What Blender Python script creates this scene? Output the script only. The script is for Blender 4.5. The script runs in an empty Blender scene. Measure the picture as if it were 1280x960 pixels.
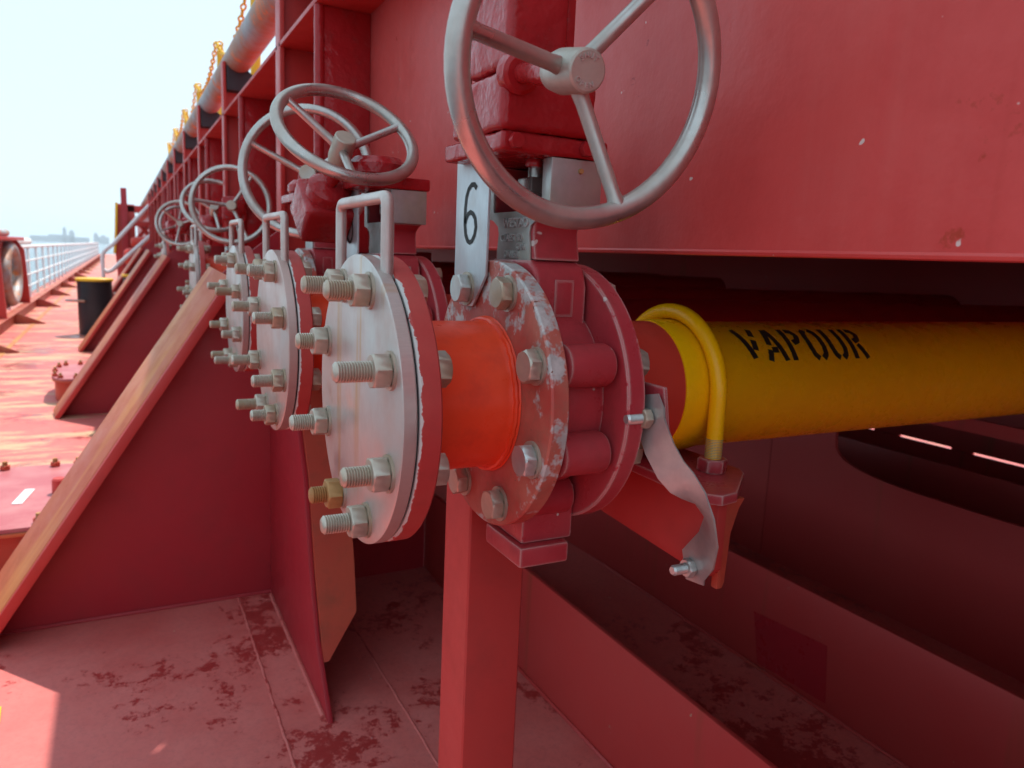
import bpy, bmesh, math, random
from mathutils import Vector, Matrix
random.seed(7)
S = bpy.context.scene
PI = math.pi
# ------------------------------------------------------------------ camera
cam_d = bpy.data.cameras.new('camera'); cam = bpy.data.objects.new('camera', cam_d)
S.collection.objects.link(cam); S.camera = cam
cam_d.sensor_width = 36.0; cam_d.lens = 36.0 * 932 / 1280
cam_d.clip_start = 0.02; cam_d.clip_end = 20000
rx = Vector((.8874, .037, -.4596)).normalized(); ry = Vector((-.4588, .1667, -.8726))
ry = (ry - rx * rx.dot(ry)).normalized(); rz = rx.cross(ry)
cam.matrix_world = Matrix((rx, ry, rz)).to_4x4()
cam_d.dof.use_dof = True; cam_d.dof.focus_distance = 0.86; cam_d.dof.aperture_fstop = 8.0
# ------------------------------------------------------------------ world, sun, exposure
SUN = Vector((.32, .42, 1.0)).normalized()
elev = math.asin(SUN.z); az = math.atan2(SUN.x, SUN.y)
W = bpy.data.worlds.new('World'); S.world = W; W.use_nodes = True
wn = W.node_tree; wn.nodes.clear()
sky = wn.nodes.new('ShaderNodeTexSky'); sky.sky_type = 'NISHITA'; sky.sun_disc = False
sky.sun_elevation = elev; sky.sun_rotation = az; sky.air_density = 1.0; sky.dust_density = 1.5; sky.ozone_density = 1.0
bg = wn.nodes.new('ShaderNodeBackground'); bg.inputs[1].default_value = 0.13
wo = wn.nodes.new('ShaderNodeOutputWorld')
hz = wn.nodes.new('ShaderNodeMix'); hz.data_type = 'RGBA'; hz.inputs[0].default_value = .93; hz.inputs[7].default_value = (2.12, 2.78, 3.22, 1)   # even thin haze over the whole sky
wn.links.new(sky.outputs[0], hz.inputs[6]); wn.links.new(hz.outputs[2], bg.inputs[0]); wn.links.new(bg.outputs[0], wo.inputs[0])
sd = bpy.data.lights.new('sun', 'SUN'); sd.energy = 2.0; sd.angle = math.radians(.6); sd.color = (1, .95, .87)
so = bpy.data.objects.new('sun', sd); S.collection.objects.link(so)
so.rotation_euler = SUN.to_track_quat('Z', 'Y').to_euler()
S.view_settings.view_transform = 'Standard'; S.view_settings.look = 'None'
S.view_settings.exposure = 1.55; S.view_settings.gamma = 1.0
S.view_settings.use_curve_mapping = False
S.render.engine = 'CYCLES'
S.cycles.max_bounces = 6; S.cycles.diffuse_bounces = 3; S.cycles.volume_bounces = 1; S.cycles.glossy_bounces = 4
S.cycles.use_denoising = True
S.cycles.caustics_reflective = False; S.cycles.caustics_refractive = False

# ------------------------------------------------------------------ node helpers
class NG:
    def __init__(s, name):
        s.m = bpy.data.materials.new(name); s.m.use_nodes = True
        s.t = s.m.node_tree; s.t.nodes.clear()
        s.out = s.n('ShaderNodeOutputMaterial'); s.b = s.n('ShaderNodeBsdfPrincipled')
        s.l(s.b.outputs[0], s.out.inputs[0])
        tc = s.n('ShaderNodeTexCoord'); oi = s.n('ShaderNodeObjectInfo')
        mu = s.n('ShaderNodeMath'); mu.operation = 'MULTIPLY'; s.l(oi.outputs['Random'], mu.inputs[0]); mu.inputs[1].default_value = 37.0
        va = s.n('ShaderNodeVectorMath'); va.operation = 'ADD'; s.l(tc.outputs['Object'], va.inputs[0]); s.l(mu.outputs[0], va.inputs[1])
        s.rnd = oi.outputs['Random']; s.co = va.outputs[0]; s.raw = tc.outputs['Object']
    def n(s, k): return s.t.nodes.new(k)
    def l(s, a, b): s.t.links.new(a, b)
    def put(s, v, sock):
        if isinstance(v, bpy.types.NodeSocket): s.l(v, sock)
        elif isinstance(v, (tuple, list)): sock.default_value = (*v, 1) if len(v) == 3 and len(sock.default_value) == 4 else v
        elif hasattr(sock.default_value, '__len__'): sock.default_value = (v, v, v, 1)
        else: sock.default_value = v
    def noise(s, scale, detail=4, rough=.55, stretch=None, co=None):
        nz = s.n('ShaderNodeTexNoise'); nz.inputs['Scale'].default_value = scale
        nz.inputs['Detail'].default_value = detail; nz.inputs['Roughness'].default_value = rough
        c = co or s.co
        if stretch:
            mp = s.n('ShaderNodeMapping'); mp.inputs['Scale'].default_value = stretch; s.l(c, mp.inputs[0]); c = mp.outputs[0]
        s.l(c, nz.inputs['Vector']); return nz.outputs[0]
    def ramp(s, v, a, b, lo=0.0, hi=1.0):
        r = s.n('ShaderNodeMapRange'); r.inputs[1].default_value = a; r.inputs[2].default_value = b
        r.inputs[3].default_value = lo; r.inputs[4].default_value = hi; r.clamp = True
        s.l(v, r.inputs[0]); return r.outputs[0]
    def mix(s, fac, a, b, mode='MIX'):
        m = s.n('ShaderNodeMix'); m.data_type = 'RGBA'; m.blend_type = mode
        s.put(fac, m.inputs[0]); s.put(a, m.inputs[6]); s.put(b, m.inputs[7]); return m.outputs[2]
    def math(s, op, a, b=0.0):
        m = s.n('ShaderNodeMath'); m.operation = op; s.put(a, m.inputs[0]); s.put(b, m.inputs[1]); return m.outputs[0]
    def xyz(s):
        x = s.n('ShaderNodeSeparateXYZ'); s.l(s.raw, x.inputs[0]); return x.outputs
    def edge(s, rad, lo, hi):
        bv = s.n('ShaderNodeBevel'); bv.samples = 2; bv.inputs[0].default_value = rad
        ge = s.n('ShaderNodeNewGeometry'); d = s.n('ShaderNodeVectorMath'); d.operation = 'DOT_PRODUCT'
        s.l(bv.outputs[0], d.inputs[0]); s.l(ge.outputs['Normal'], d.inputs[1])
        return s.ramp(d.outputs['Value'], lo, hi)
    def bump(s, h, strength, dist=.002):
        b = s.n('ShaderNodeBump'); b.inputs['Strength'].default_value = strength; b.inputs['Distance'].default_value = dist
        s.l(h, b.inputs['Height']); s.l(b.outputs[0], s.b.inputs['Normal'])
    def done(s, col, rough, metal=0.0, spec=None):
        s.put(col, s.b.inputs['Base Color']); s.put(rough, s.b.inputs['Roughness']); s.put(metal, s.b.inputs['Metallic'])
        if spec is not None: s.put(spec, s.b.inputs['Specular IOR Level'])
        return s.m

def paint(name, col, rough=.45, fade=None, fadeamt=.35, chip=None, chipth=(.68, .70), chipscale=30, edgecol=None, edgeth=.5,
          streak=None, bumpamt=.15, bscale=60, bdist=.002, big=2.5, dirt=(.10, .03, .02), dirtamt=.25, frontchip=None, spec=.30, speck=None, radial=None):
    g = NG(name)
    n1 = g.noise(big, 3, .6)
    c = g.mix(g.ramp(n1, .35, .7, 0, fadeamt), col, fade or tuple(min(1, v * 1.5 + .05) for v in col))
    n2 = g.noise(big * 5, 4, .65)
    c = g.mix(g.ramp(n2, .5, .75, 0, dirtamt), c, dirt)
    if streak:
        ns = g.noise(1.0, 2, .6, stretch=streak[2])
        c = g.mix(g.ramp(ns, .55, .72, 0, streak[1]), c, streak[0])
    mask = None
    nc = g.noise(chipscale, 4, .7) if (chip or edgecol) else None
    if chip:
        if radial:
            xx = g.xyz(); rad = g.math('SQRT', g.math('ADD', g.math('MULTIPLY', xx[1], xx[1]), g.math('MULTIPLY', xx[2], xx[2])))
            mask = g.ramp(g.math('ADD', nc, g.math('ADD', g.ramp(rad, radial[0], radial[1], 0, radial[2]), g.ramp(xx[2], -.12, .15, -.05, .07))), *chipth)
        else: mask = g.ramp(nc, *chipth)
    if edgecol:
        e = g.edge(.005, .98, .80)
        em = g.ramp(g.math('ADD', g.math('MULTIPLY', e, .55), nc), edgeth + .52, edgeth + .55)
        c = g.mix(em, c, edgecol); 
    if frontchip:                       # chipped band along the edge that faces the joint
        x = g.xyz()[0]; nf = g.noise(55, 4, .65, co=g.co)
        band = g.math('ADD', g.ramp(x, frontchip[0], frontchip[1], .36, -.25), nf)
        fm = g.ramp(band, .60, .63); c = g.mix(fm, c, frontchip[2])
    if chip: c = g.mix(mask, c, g.mix(g.ramp(n2, .4, .6), chip, tuple(v * .72 for v in chip)) if radial else chip)
    if speck: c = g.mix(g.ramp(g.noise(speck[0], 1, .5), speck[1], speck[1] + .02), c, speck[2])
    if bumpamt: g.bump(g.noise(bscale * .45, 3, .62), bumpamt * 1.6, bdist)
    r = g.ramp(n2, .3, .7, max(.05, rough - .1), min(1, rough + .14))
    return g.done(c, r, 0.0, spec)

def metal(name, col, rough=.35, met=.85, brush=None, stain=(.45, .36, .24), stainamt=.35, bumpamt=.06, pink=None, run=None):
    g = NG(name)
    n1 = g.noise(14, 3, .65)
    c = g.mix(g.ramp(g.math('ADD', n1, g.ramp(g.rnd, 0, 1, -.10, .16)), .45, .75, 0, stainamt), col, stain)
    n2 = g.noise(70, 2, .6, stretch=brush) if brush else g.noise(90, 2, .6)
    c = g.mix(g.ramp(n2, .3, .75, 0, .35), c, tuple(v * .62 for v in col))
    if pink: c = g.mix(g.ramp(g.noise(4, 3, .5), .4, .65, 0, .7), c, pink)
    if run: c = g.mix(g.ramp(g.noise(1, 3, .6, stretch=(1, 26, 1.6)), .62, .72, 0, .75), c, run)
    g.bump(n2, bumpamt, .001)
    return g.done(c, g.ramp(n1, .3, .7, rough - .08, rough + .2), g.ramp(n1, .4, .8, met, met * .55))

RED = (.50, .036, .031); REDF = (.56, .10, .088)
M = {}
XWALL = .565
def wallmat():
    g = NG('weathered_wall_paint')
    n1 = g.noise(1.2, 4, .6); n2 = g.noise(7, 5, .65)
    c = g.mix(g.ramp(n1, .32, .68), (.60, .058, .052), (.67, .102, .090))
    c = g.mix(g.ramp(n2, .5, .8, 0, .45), c, (.44, .030, .026))
    c = g.mix(g.ramp(g.noise(1, 4, .65, stretch=(16, 16, .55)), .52, .74, 0, .20), c, (.66, .17, .14))          # faded vertical runs
    c = g.mix(g.ramp(g.noise(1, 4, .65, stretch=(11, 11, .45)), .63, .74, 0, .30), c, (.40, .035, .022))         # dirty runs
    ch = g.noise(7.5, 7, .72)
    c = g.mix(g.ramp(ch, .69, .71, 0, .8), c, (.36, .022, .020)); c = g.mix(g.ramp(ch, .725, .735), c, (.60, .44, .36))
    c = g.mix(g.ramp(g.noise(70, 1, .5), .775, .795), c, (.70, .58, .52))
    for (cy, cz, r0) in ((.345, .121, .11), (.503, .235, .05), (.36, .03, .04)):     # blistered, rusting spots
        d = g.n('ShaderNodeVectorMath'); d.operation = 'DISTANCE'; g.l(g.raw, d.inputs[0]); d.inputs[1].default_value = (XWALL, cy, cz)
        k = g.math('ADD', g.ramp(d.outputs['Value'], r0 * .2, r0, .115, -.15), ch)
        c = g.mix(g.ramp(k, .66, .70, 0, .8), c, (.40, .050, .022)); c = g.mix(g.ramp(k, .745, .76), c, (.62, .42, .30))
    g.bump(g.math('ADD', g.math('MULTIPLY', g.noise(2.4, 2, .5), 9.0), g.math('ADD', g.math('MULTIPLY', n2, 1.6), g.noise(38, 3, .65))), .22, .003)
    return g.done(c, g.ramp(n2, .3, .7, .26, .48), 0.0, .32)
M['wall'] = wallmat()
M['red'] = paint('red_oxide_paint', RED, .42, fade=REDF, fadeamt=.35, chip=(.42, .30, .22), chipth=(.75, .76), chipscale=26, bumpamt=.15, big=1.6, dirtamt=.2)
M['web'] = paint('bracket_red_paint', (.35, .017, .026), .42, fade=(.41, .042, .046), fadeamt=.3, bumpamt=.12, big=1.2, dirtamt=.15)
M['cast'] = paint('casting_red_paint', (.42, .030, .042), .33, fade=(.50, .09, .095), fadeamt=.45, bumpamt=.28, bscale=90, big=6, dirtamt=.25, edgecol=(.56, .42, .38), edgeth=.40, speck=(60, .78, (.58, .46, .42)))
M['thick'] = paint('thick_brushed_red_paint', (.38, .014, .018), .19, fade=(.46, .05, .05), fadeamt=.25, bumpamt=.75, bscale=55, bdist=.004, big=7, dirtamt=.25)
M['flange'] = paint('flange_red_paint', (.48, .050, .046), .42, fade=(.54, .13, .10), fadeamt=.45, chip=(.55, .50, .46), chipth=(.735, .745), chipscale=60, bumpamt=.12, big=9,
                    dirtamt=.12, frontchip=(.2330, .2400, (.62, .58, .54)))
M['flange_worn'] = paint('worn_flange_paint', (.46, .055, .046), .42, fade=(.52, .22, .15), fadeamt=.7, chip=(.56, .53, .50), chipth=(.585, .655), chipscale=24, bumpamt=.25, big=11, radial=(.125, .153, .07), speck=(120, .74, (.22, .10, .07)),
                         dirt=(.26, .15, .10), dirtamt=.5)
M['orange'] = paint('orange_red_pipe_paint', (.86, .056, .016), .32, fade=(.88, .12, .05), fadeamt=.35, chip=(.36, .02, .02), chipth=(.715, .725), chipscale=14, bumpamt=.16, bscale=70, big=5, dirt=(.52, .030, .016), dirtamt=.45, streak=((.92, .20, .10), .35, (3, 30, 3)))
M['bandred'] = paint('red_band_paint', (.56, .035, .022), .4, fade=(.62, .08, .05), fadeamt=.3, bumpamt=.12, big=6, dirtamt=.08)
M['yellow'] = paint('yellow_pipe_paint', (1.0, .50, .001), .28, fade=(.92, .54, .012), fadeamt=.25, chip=(.25, .12, .03), chipth=(.76, .77), chipscale=25, bumpamt=.12, bscale=70, big=5, dirt=(.5, .22, .01), dirtamt=.12)
M['slope'] = paint('worn_bracket_face_paint', (.46, .080, .045), .45, fade=(.58, .18, .06), fadeamt=.8, bumpamt=.12, big=2.2, dirtamt=.2,
                   streak=((.70, .32, .08), .55, (1.0, 12, 1.0)))
M['rust_bounce'] = paint('rusty_bounce_tinted_paint', (.46, .056, .034), .5, fade=(.48, .088, .042), fadeamt=.7, bumpamt=.2, big=3, dirt=(.14, .06, .03), dirtamt=.4)  # rusty red, doubling as reflected orange light on the tapered bracket
M['black'] = paint('black_paint', (.018, .018, .022), .38, fade=(.04, .04, .05), dirt=(.06, .05, .05), bumpamt=.05)
M['blackmark'] = paint('black_stencil_ink', (.014, .013, .012), .5, fade=(.03, .03, .02), bumpamt=.0, dirtamt=0)
M['rubber'] = paint('black_rubber', (.035, .036, .042), .7, fade=(.06, .06, .07), bumpamt=.15, dirtamt=.2)
M['gasket'] = paint('dark_gasket', (.02, .02, .024), .7, fade=(.03, .03, .03), bumpamt=0, dirtamt=0)
M['white'] = paint('white_paint', (.74, .76, .77), .4, fade=(.8, .8, .8), bumpamt=.05, dirt=(.5, .42, .34), dirtamt=.25)
M['yellowdull'] = paint('yellow_rail_paint', (.80, .44, .015), .45, fade=(.78, .5, .06), bumpamt=.05, dirtamt=.1)
M['hullred'] = paint('faded_rail_red_paint', (.36, .060, .045), .5, fade=(.52, .22, .13), fadeamt=.6, bumpamt=.12, big=2, dirt=(.55, .34, .16), dirtamt=.3)  # faded red with ochre dirt for the hull and gunwale
M['dullline'] = paint('worn_yellow_line_paint', (.52, .24, .07), .6, fade=(.44, .13, .08), fadeamt=.8, bumpamt=0, dirtamt=.3)
M['blind'] = metal('blind_flange_steel', (.56, .50, .46), .36, .60, brush=(1, 14, 1), stain=(.52, .33, .26), stainamt=.75, pink=(.60, .43, .38), run=(.50, .28, .10))
M['bolt'] = metal('weathered_bolt_steel', (.53, .455, .37), .36, .60, stain=(.42, .28, .15), stainamt=.7, bumpamt=.1)
M['boltrust'] = metal('rusty_bolt_steel', (.50, .27, .10), .55, .25, stain=(.36, .14, .04), stainamt=.9, bumpamt=.15)
M['boltzinc'] = metal('zinc_bolt_steel', (.60, .60, .58), .32, .75, stain=(.5, .4, .3), stainamt=.3)
M['wheel'] = metal('handwheel_steel', (.52, .475, .44), .29, .85, stain=(.42, .36, .28), stainamt=.5, bumpamt=.05)
M['wheelhub'] = metal('handwheel_hub_steel', (.50, .46, .39), .45, .45, stain=(.52, .42, .28), stainamt=.6)
M['plate'] = metal('plate_aluminium', (.58, .60, .61), .36, .7, brush=(1, 12, 1), stain=(.60, .52, .40), stainamt=.45, bumpamt=.03)
M['nameplate'] = metal('cast_nameplate_steel', (.45, .45, .43), .42, .6, stain=(.38, .31, .18), stainamt=.6)
M['letter'] = metal('raised_letter_steel', (.66, .65, .62), .32, .7, stainamt=.2)
M['strap'] = metal('bonding_strap_steel', (.50, .50, .48), .36, .65, stain=(.56, .49, .38), stainamt=.45)
M['galv'] = metal('galvanised_pipe_steel', (.42, .44, .46), .45, .5, brush=(1, 1, 1), stain=(.42, .16, .07), stainamt=.0)
def galv():
    g = NG('rusty_grey_pipe'); n1 = g.noise(3.2, 6, .65); n2 = g.noise(14, 5, .7)
    c = g.mix(g.ramp(n2, .35, .7), (.40, .41, .42), (.26, .26, .27))
    c = g.mix(g.ramp(n1, .45, .58, 0, .85), c, (.38, .17, .09)); c = g.mix(g.ramp(g.noise(7, 5, .7), .58, .63), c, (.62, .18, .05))
    g.bump(n2, .15); return g.done(c, .55, .2)
M['galv'] = galv()
def deckmat():
    g = NG('worn_red_deck_paint')
    n2 = g.noise(5, 6, .68)
    c = g.mix(g.ramp(n2, .3, .7), (.54, .098, .085), (.60, .152, .132))
    c = g.mix(g.ramp(g.noise(90, 4, .7), .45, .75, 0, .35), c, (.30, .07, .07))
    wet = g.ramp(g.math('ADD', g.math('MULTIPLY', g.noise(2.3, 2, .5), .60), g.math('MULTIPLY', g.noise(21, 8, .82), .70)), .717, .740)
    c = g.mix(wet, c, (.34, .032, .030))
    y = g.xyz()[1]; x = g.xyz()[0]
    och = g.math('MULTIPLY', g.ramp(g.noise(2.6, 6, .7, stretch=(.7, 2.2, 1)), .50, .60), g.ramp(y, 2.5, 4.2))
    c = g.mix(g.math('MULTIPLY', och, .75), c, (.50, .37, .20))
    pale = g.ramp(g.noise(11, 5, .62), .735, .75); c = g.mix(pale, c, (.50, .44, .28))
    dot = g.ramp(g.noise(24, 2, .5), .775, .785); c = g.mix(dot, c, (.26, .32, .33))
    g.bump(g.noise(16, 4, .7), .25, .004)
    rr = g.mix(wet, g.ramp(n2, .3, .7, .52, .75), .30)
    return g.done(c, rr)
M['deck'] = deckmat()
def hatchmat():
    g = NG('pink_red_lid_paint'); n = g.noise(6, 5, .6)
    c = g.mix(g.ramp(n, .4, .7), (.40, .085, .10), (.48, .17, .17)); g.bump(n, .1); return g.done(c, .5)
M['lid'] = hatchmat()
def girdermat():
    g = NG('girder_red_paint'); n = g.noise(1.5, 5, .6); n2 = g.noise(18, 5, .7)
    c = g.mix(g.ramp(n, .35, .7, 0, .5), (.42, .030, .029), (.46, .06, .053))
    c = g.mix(g.ramp(n2, .70, .72, 0, .8), c, (.38, .26, .18))
    ns = g.noise(1, 3, .6, stretch=(8, 8, .6)); c = g.mix(g.ramp(ns, .62, .72, 0, .5), c, (.20, .05, .02))
    g.bump(g.noise(50, 4, .6), .12); return g.done(c, .42)
M['girder'] = girdermat()
M['fresh'] = paint('fresh_red_touch_up_paint', (.36, .014, .022), .3, fade=(.38, .02, .028), bumpamt=.05, dirtamt=0)
def seamat():
    g = NG('sea_water'); g.bump(g.noise(.4, 6, .6), .5, .5); return g.done((.03, .07, .09), .15)
M['sea'] = seamat()
M['skyline'] = paint('far_concrete', (.30, .31, .33), .8, fade=(.4, .4, .4), bumpamt=0)

# ------------------------------------------------------------------ mesh helpers
def finish(bm, smooth=35):
    bmesh.ops.recalc_face_normals(bm, faces=bm.faces)
    me = bpy.data.meshes.new('m'); bm.to_mesh(me); bm.free()
    if smooth is not None:
        me.shade_smooth()
        me.set_sharp_from_angle(angle=math.radians(smooth))
    return me
def bm_join(dst, src):
    me = bpy.data.meshes.new('tmp'); src.to_mesh(me); src.free(); dst.from_mesh(me); bpy.data.meshes.remove(me)
def bevel(bm, w, seg=2):
    if w: bmesh.ops.bevel(bm, geom=[e for e in bm.edges if e.calc_face_angle(0) > .5], offset=w, segments=seg, affect='EDGES', profile=.6, clamp_overlap=True)
    return bm
def b_box(x0, x1, y0, y1, z0, z1, w=0.0, seg=2):
    bm = bmesh.new(); bmesh.ops.create_cube(bm, size=1)
    for v in bm.verts: v.co = Vector(((x0 + x1) / 2 + v.co.x * (x1 - x0), (y0 + y1) / 2 + v.co.y * (y1 - y0), (z0 + z1) / 2 + v.co.z * (z1 - z0)))
    return bevel(bm, w, seg)
def b_prism(poly, axis, a, b, w=0.0, seg=2):
    """extrude a 2D polygon along an axis: axis X takes (y,z), Y takes (x,z), Z takes (x,y)"""
    bm = bmesh.new()
    def P(p, t): return {'X': (t, p[0], p[1]), 'Y': (p[0], t, p[1]), 'Z': (p[0], p[1], t)}[axis]
    va = [bm.verts.new(P(p, a)) for p in poly]; vb = [bm.verts.new(P(p, b)) for p in poly]
    bm.faces.new(va); bm.faces.new(vb[::-1]); n = len(poly)
    for i in range(n): bm.faces.new((va[i], vb[i], vb[(i + 1) % n], va[(i + 1) % n]))
    bmesh.ops.recalc_face_normals(bm, faces=bm.faces)
    return bevel(bm, w, seg)
def b_lathe(prof, seg=64, closed=False, c=(0, 0)):
    """profile of (x, r) turned about the X axis; r = 0 ends are capped"""
    bm = bmesh.new(); rings = []
    for x, r in prof:
        if r < 1e-6: rings.append([bm.verts.new((x, c[0], c[1]))])
        else: rings.append([bm.verts.new((x, c[0] + r * math.cos(2 * PI * i / seg), c[1] + r * math.sin(2 * PI * i / seg))) for i in range(seg)])
    pr = list(zip(rings, rings[1:])) + ([(rings[-1], rings[0])] if closed else [])
    for A, B in pr:
        for i in range(seg):
            j = (i + 1) % seg
            if len(A) == 1 and len(B) == 1: continue
            if len(A) == 1: bm.faces.new((A[0], B[i], B[j]))
            elif len(B) == 1: bm.faces.new((A[i], B[0], A[j]))
            else: bm.faces.new((A[i], B[i], B[j], A[j]))
    return bm
def b_tube(path, r, seg=12, closed=False, ry=None):
    bm = bmesh.new(); P = [Vector(p) for p in path]; n = len(P); rings = []
    up = None
    for i in range(n):
        if closed: t = P[(i + 1) % n] - P[i - 1]
        else: t = P[min(i + 1, n - 1)] - P[max(i - 1, 0)]
        t.normalize()
        if up is None: up = t.orthogonal().normalized()
        up = (up - t * up.dot(t)).normalized(); sd = t.cross(up)
        rr = r[i] if isinstance(r, (list, tuple)) else r
        rings.append([bm.verts.new(P[i] + up * (rr * math.cos(2 * PI * k / seg)) + sd * (rr * math.sin(2 * PI * k / seg))) for k in range(seg)])
    for i in range(n if closed else n - 1):
        A, B = rings[i], rings[(i + 1) % n]
        off = 0
        if closed and i == n - 1: off = min(range(seg), key=lambda o: (A[0].co - B[o].co).length)
        for k in range(seg): bm.faces.new((A[k], B[(k + off) % seg], B[(k + 1 + off) % seg], A[(k + 1) % seg]))
    if not closed:
        bm.faces.new(rings[0][::-1]); bm.faces.new(rings[-1])
    return bm
def thicken(bm, th):
    """turn an open sheet into a plate of the given thickness, both skins and the rim"""
    bm.normal_update(); fs = bm.faces[:]; be = [(e.verts[0], e.verts[1]) for e in bm.edges if len(e.link_faces) == 1]
    tw = {v: bm.verts.new(v.co - v.normal * th) for v in bm.verts[:]}
    for f in fs: bm.faces.new([tw[v] for v in reversed(f.verts)])
    for a, b in be: bm.faces.new((a, b, tw[b], tw[a]))
    return bm
def b_hex(x0, x1, rad, hole=0, chamfer=.0015, both=True):
    """hex nut or head along X"""
    c = chamfer; prof = []
    bm = bmesh.new(); rings = []
    def ring(x, r, rnd):
        vs = []
        for i in range(24):
            a = 2 * PI * i / 24; k = r if rnd else rad * math.cos(PI / 6) / math.cos((a % (PI / 3)) - PI / 6)
            k = min(k, r) if rnd else k
            vs.append(bm.verts.new((x, k * math.cos(a), k * math.sin(a))))
        return vs
    fl = rad * math.cos(PI / 6)
    rings = [ring(x0, fl * .97, True), ring(x0 + c, rad, False), ring(x1 - c, rad, False), ring(x1, fl * .97, True)]
    for A, B in zip(rings, rings[1:]):
        for i in range(24): bm.faces.new((A[i], B[i], B[(i + 1) % 24], A[(i + 1) % 24]))
    bm.faces.new(rings[0][::-1]); bm.faces.new(rings[-1]); return bm
def b_stud(x0, x1, r, pitch=.0026, seg=20):
    prof = [(x0, 0), (x0, r * .72), (x0 + .0018, r * .9)]; x = x0 + .0018
    while x + pitch < x1:
        prof += [(x + pitch * .35, r), (x + pitch * .6, r), (x + pitch, r * .88)]; x += pitch
    prof += [(x1, r * .9), (x1, 0)]
    return b_lathe(prof, seg)
def b_stroke(lines, thick, place, step=.01):
    """flat thick polylines laid on a surface by place(u, v)"""
    bm = bmesh.new()
    for ln in lines:
        P = []
        for (a, b) in zip(ln, ln[1:]):
            n = max(1, int(math.dist(a, b) / step)); P += [(a[0] + (b[0] - a[0]) * k / n, a[1] + (b[1] - a[1]) * k / n) for k in range(n)]
        P.append(ln[-1]); L = []
        for i in range(len(P)):
            p, q = P[max(0, i - 1)], P[min(len(P) - 1, i + 1)]; dx, dy = q[0] - p[0], q[1] - p[1]; d = math.hypot(dx, dy) or 1
            nx, ny = -dy / d * thick / 2, dx / d * thick / 2
            L.append((bm.verts.new(place(P[i][0] + nx, P[i][1] + ny)), bm.verts.new(place(P[i][0] - nx, P[i][1] - ny))))
        for A, B in zip(L, L[1:]): bm.faces.new((A[0], A[1], B[1], B[0]))
    return bm
def lumpy(bm, amp=.0018, sc=38, cuts=10):
    from mathutils import noise as mn
    bmesh.ops.subdivide_edges(bm, edges=[e for e in bm.edges if e.calc_length() > .012], cuts=cuts, use_grid_fill=True)
    bm.normal_update()
    for v in bm.verts: v.co += v.normal * (amp * (mn.noise(v.co * sc) + .6 * mn.noise(v.co * sc * 2.6)))
    return bm
def text_mesh(txt, size, ext=.0006, align='CENTER', bold=0.0):
    cu = bpy.data.curves.new('t', 'FONT'); cu.body = txt; cu.size = size; cu.extrude = ext; cu.offset = bold; cu.align_x = align; cu.align_y = 'CENTER'; cu.resolution_u = 3
    o = bpy.data.objects.new('t', cu); S.collection.objects.link(o)
    dg = bpy.context.evaluated_depsgraph_get(); me = bpy.data.meshes.new_from_object(o.evaluated_get(dg))
    bpy.data.objects.remove(o); return me

# ------------------------------------------------------------------ object helpers
def tag(o, label=None, cat=None, group=None, kind=None):
    if label: o['label'] = label
    if cat: o['category'] = cat
    if group: o['group'] = group
    if kind: o['kind'] = kind
    return o
def thing(name, label, cat, loc, group=None):
    o = bpy.data.objects.new(name, None); o.empty_display_size = .05; S.collection.objects.link(o); o.location = loc
    return tag(o, label, cat, group)
def world_loc(o):
    p = Vector((0, 0, 0))
    while o is not None: p = p + o.location; o = o.parent
    return p
def obj(name, bm, mat, parent=None, at=(0, 0, 0), rot=None, smooth=35, label=None):
    """at = place of the mesh's own zero point, in world coordinates"""
    me = bm if isinstance(bm, bpy.types.Mesh) else finish(bm, smooth)
    if mat and not me.materials: me.materials.append(M[mat] if isinstance(mat, str) else mat)
    o = bpy.data.objects.new(name, me); S.collection.objects.link(o)
    L = Vector(at)
    if parent is not None:
        o.parent = parent; L = L - world_loc(parent)
    o.location = L
    if rot is not None: o.rotation_mode = 'QUATERNION'; o.rotation_quaternion = rot
    if label: o['label'] = label
    return o
def cp(name, me, parent, at, rot=None): return obj(name, me, None, parent, at, rot)
def rotx(a): return Matrix.Rotation(a, 3, 'X').to_quaternion()
DK = -1.10     # deck level, camera eye is the zero point

# ================================================================== SETTING
tag(obj('sea', b_box(-3400, 3400, -900, 3300, -9.5, -9.0), 'sea'), kind='structure')
tag(obj('deck', b_box(-1.66, 7.0, -9, 72, DK - .05, DK), 'deck'), kind='structure')
tag(obj('hull_side', b_box(-1.66, -1.60, -9, 72, -9.2, DK - .055), 'hullred'), kind='structure')
# weld seams in the deck plating
for i, (sx, y0, y1, w) in enumerate(((.577, .6, 2.36, .0035), (.293, 1.2, 2.36, .004))):
    P = [(sx + random.uniform(-.001, .001), y0 + (y1 - y0) * k / 60, DK - w * .35 + random.uniform(-.0006, .0006)) for k in range(61)]
    o = obj('deck_weld_seam', b_tube(P, w, 8), 'deck'); tag(o, kind='structure')

# ---- trunk
XW = .565
tr = thing('trunk_wall', 'long red steel trunk side wall standing above the dark gap, right of the valves', 'wall', (XW, 0, .02))
obj('side_plate', b_prism([(-7.0, .0168), (2.355, .0168), (2.355, 1.30), (-7.0, 1.30)], 'X', XW, XW + .012, .002), 'wall', tr)
obj('side_plate', b_prism([(2.381, .0165), (30, .0165), (30, .57), (2.381, .57)], 'X', XW, XW + .012, 0), 'red', tr)
obj('bottom_plate', b_box(XW + .013, 4.1, -7.0, 30, .40, .412), 'red', tr)
obj('top_plate', b_box(XW - .002, 4.1, -7.0, 2.355, 1.302, 1.314), 'red', tr)
obj('top_plate', b_box(.428, 4.1, 2.381, 30, .574, .586, .001), 'red', tr)
obj('bottom_edge_bead', b_tube([(XW + .003, -2.9 + i * .26, .0175) for i in range(21)], .004, 8), 'wall', tr)
obj('shelf_plate', b_box(.428, XW - .002, 1.30, 2.355, .574, .586, .001), 'red', tr)
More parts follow.
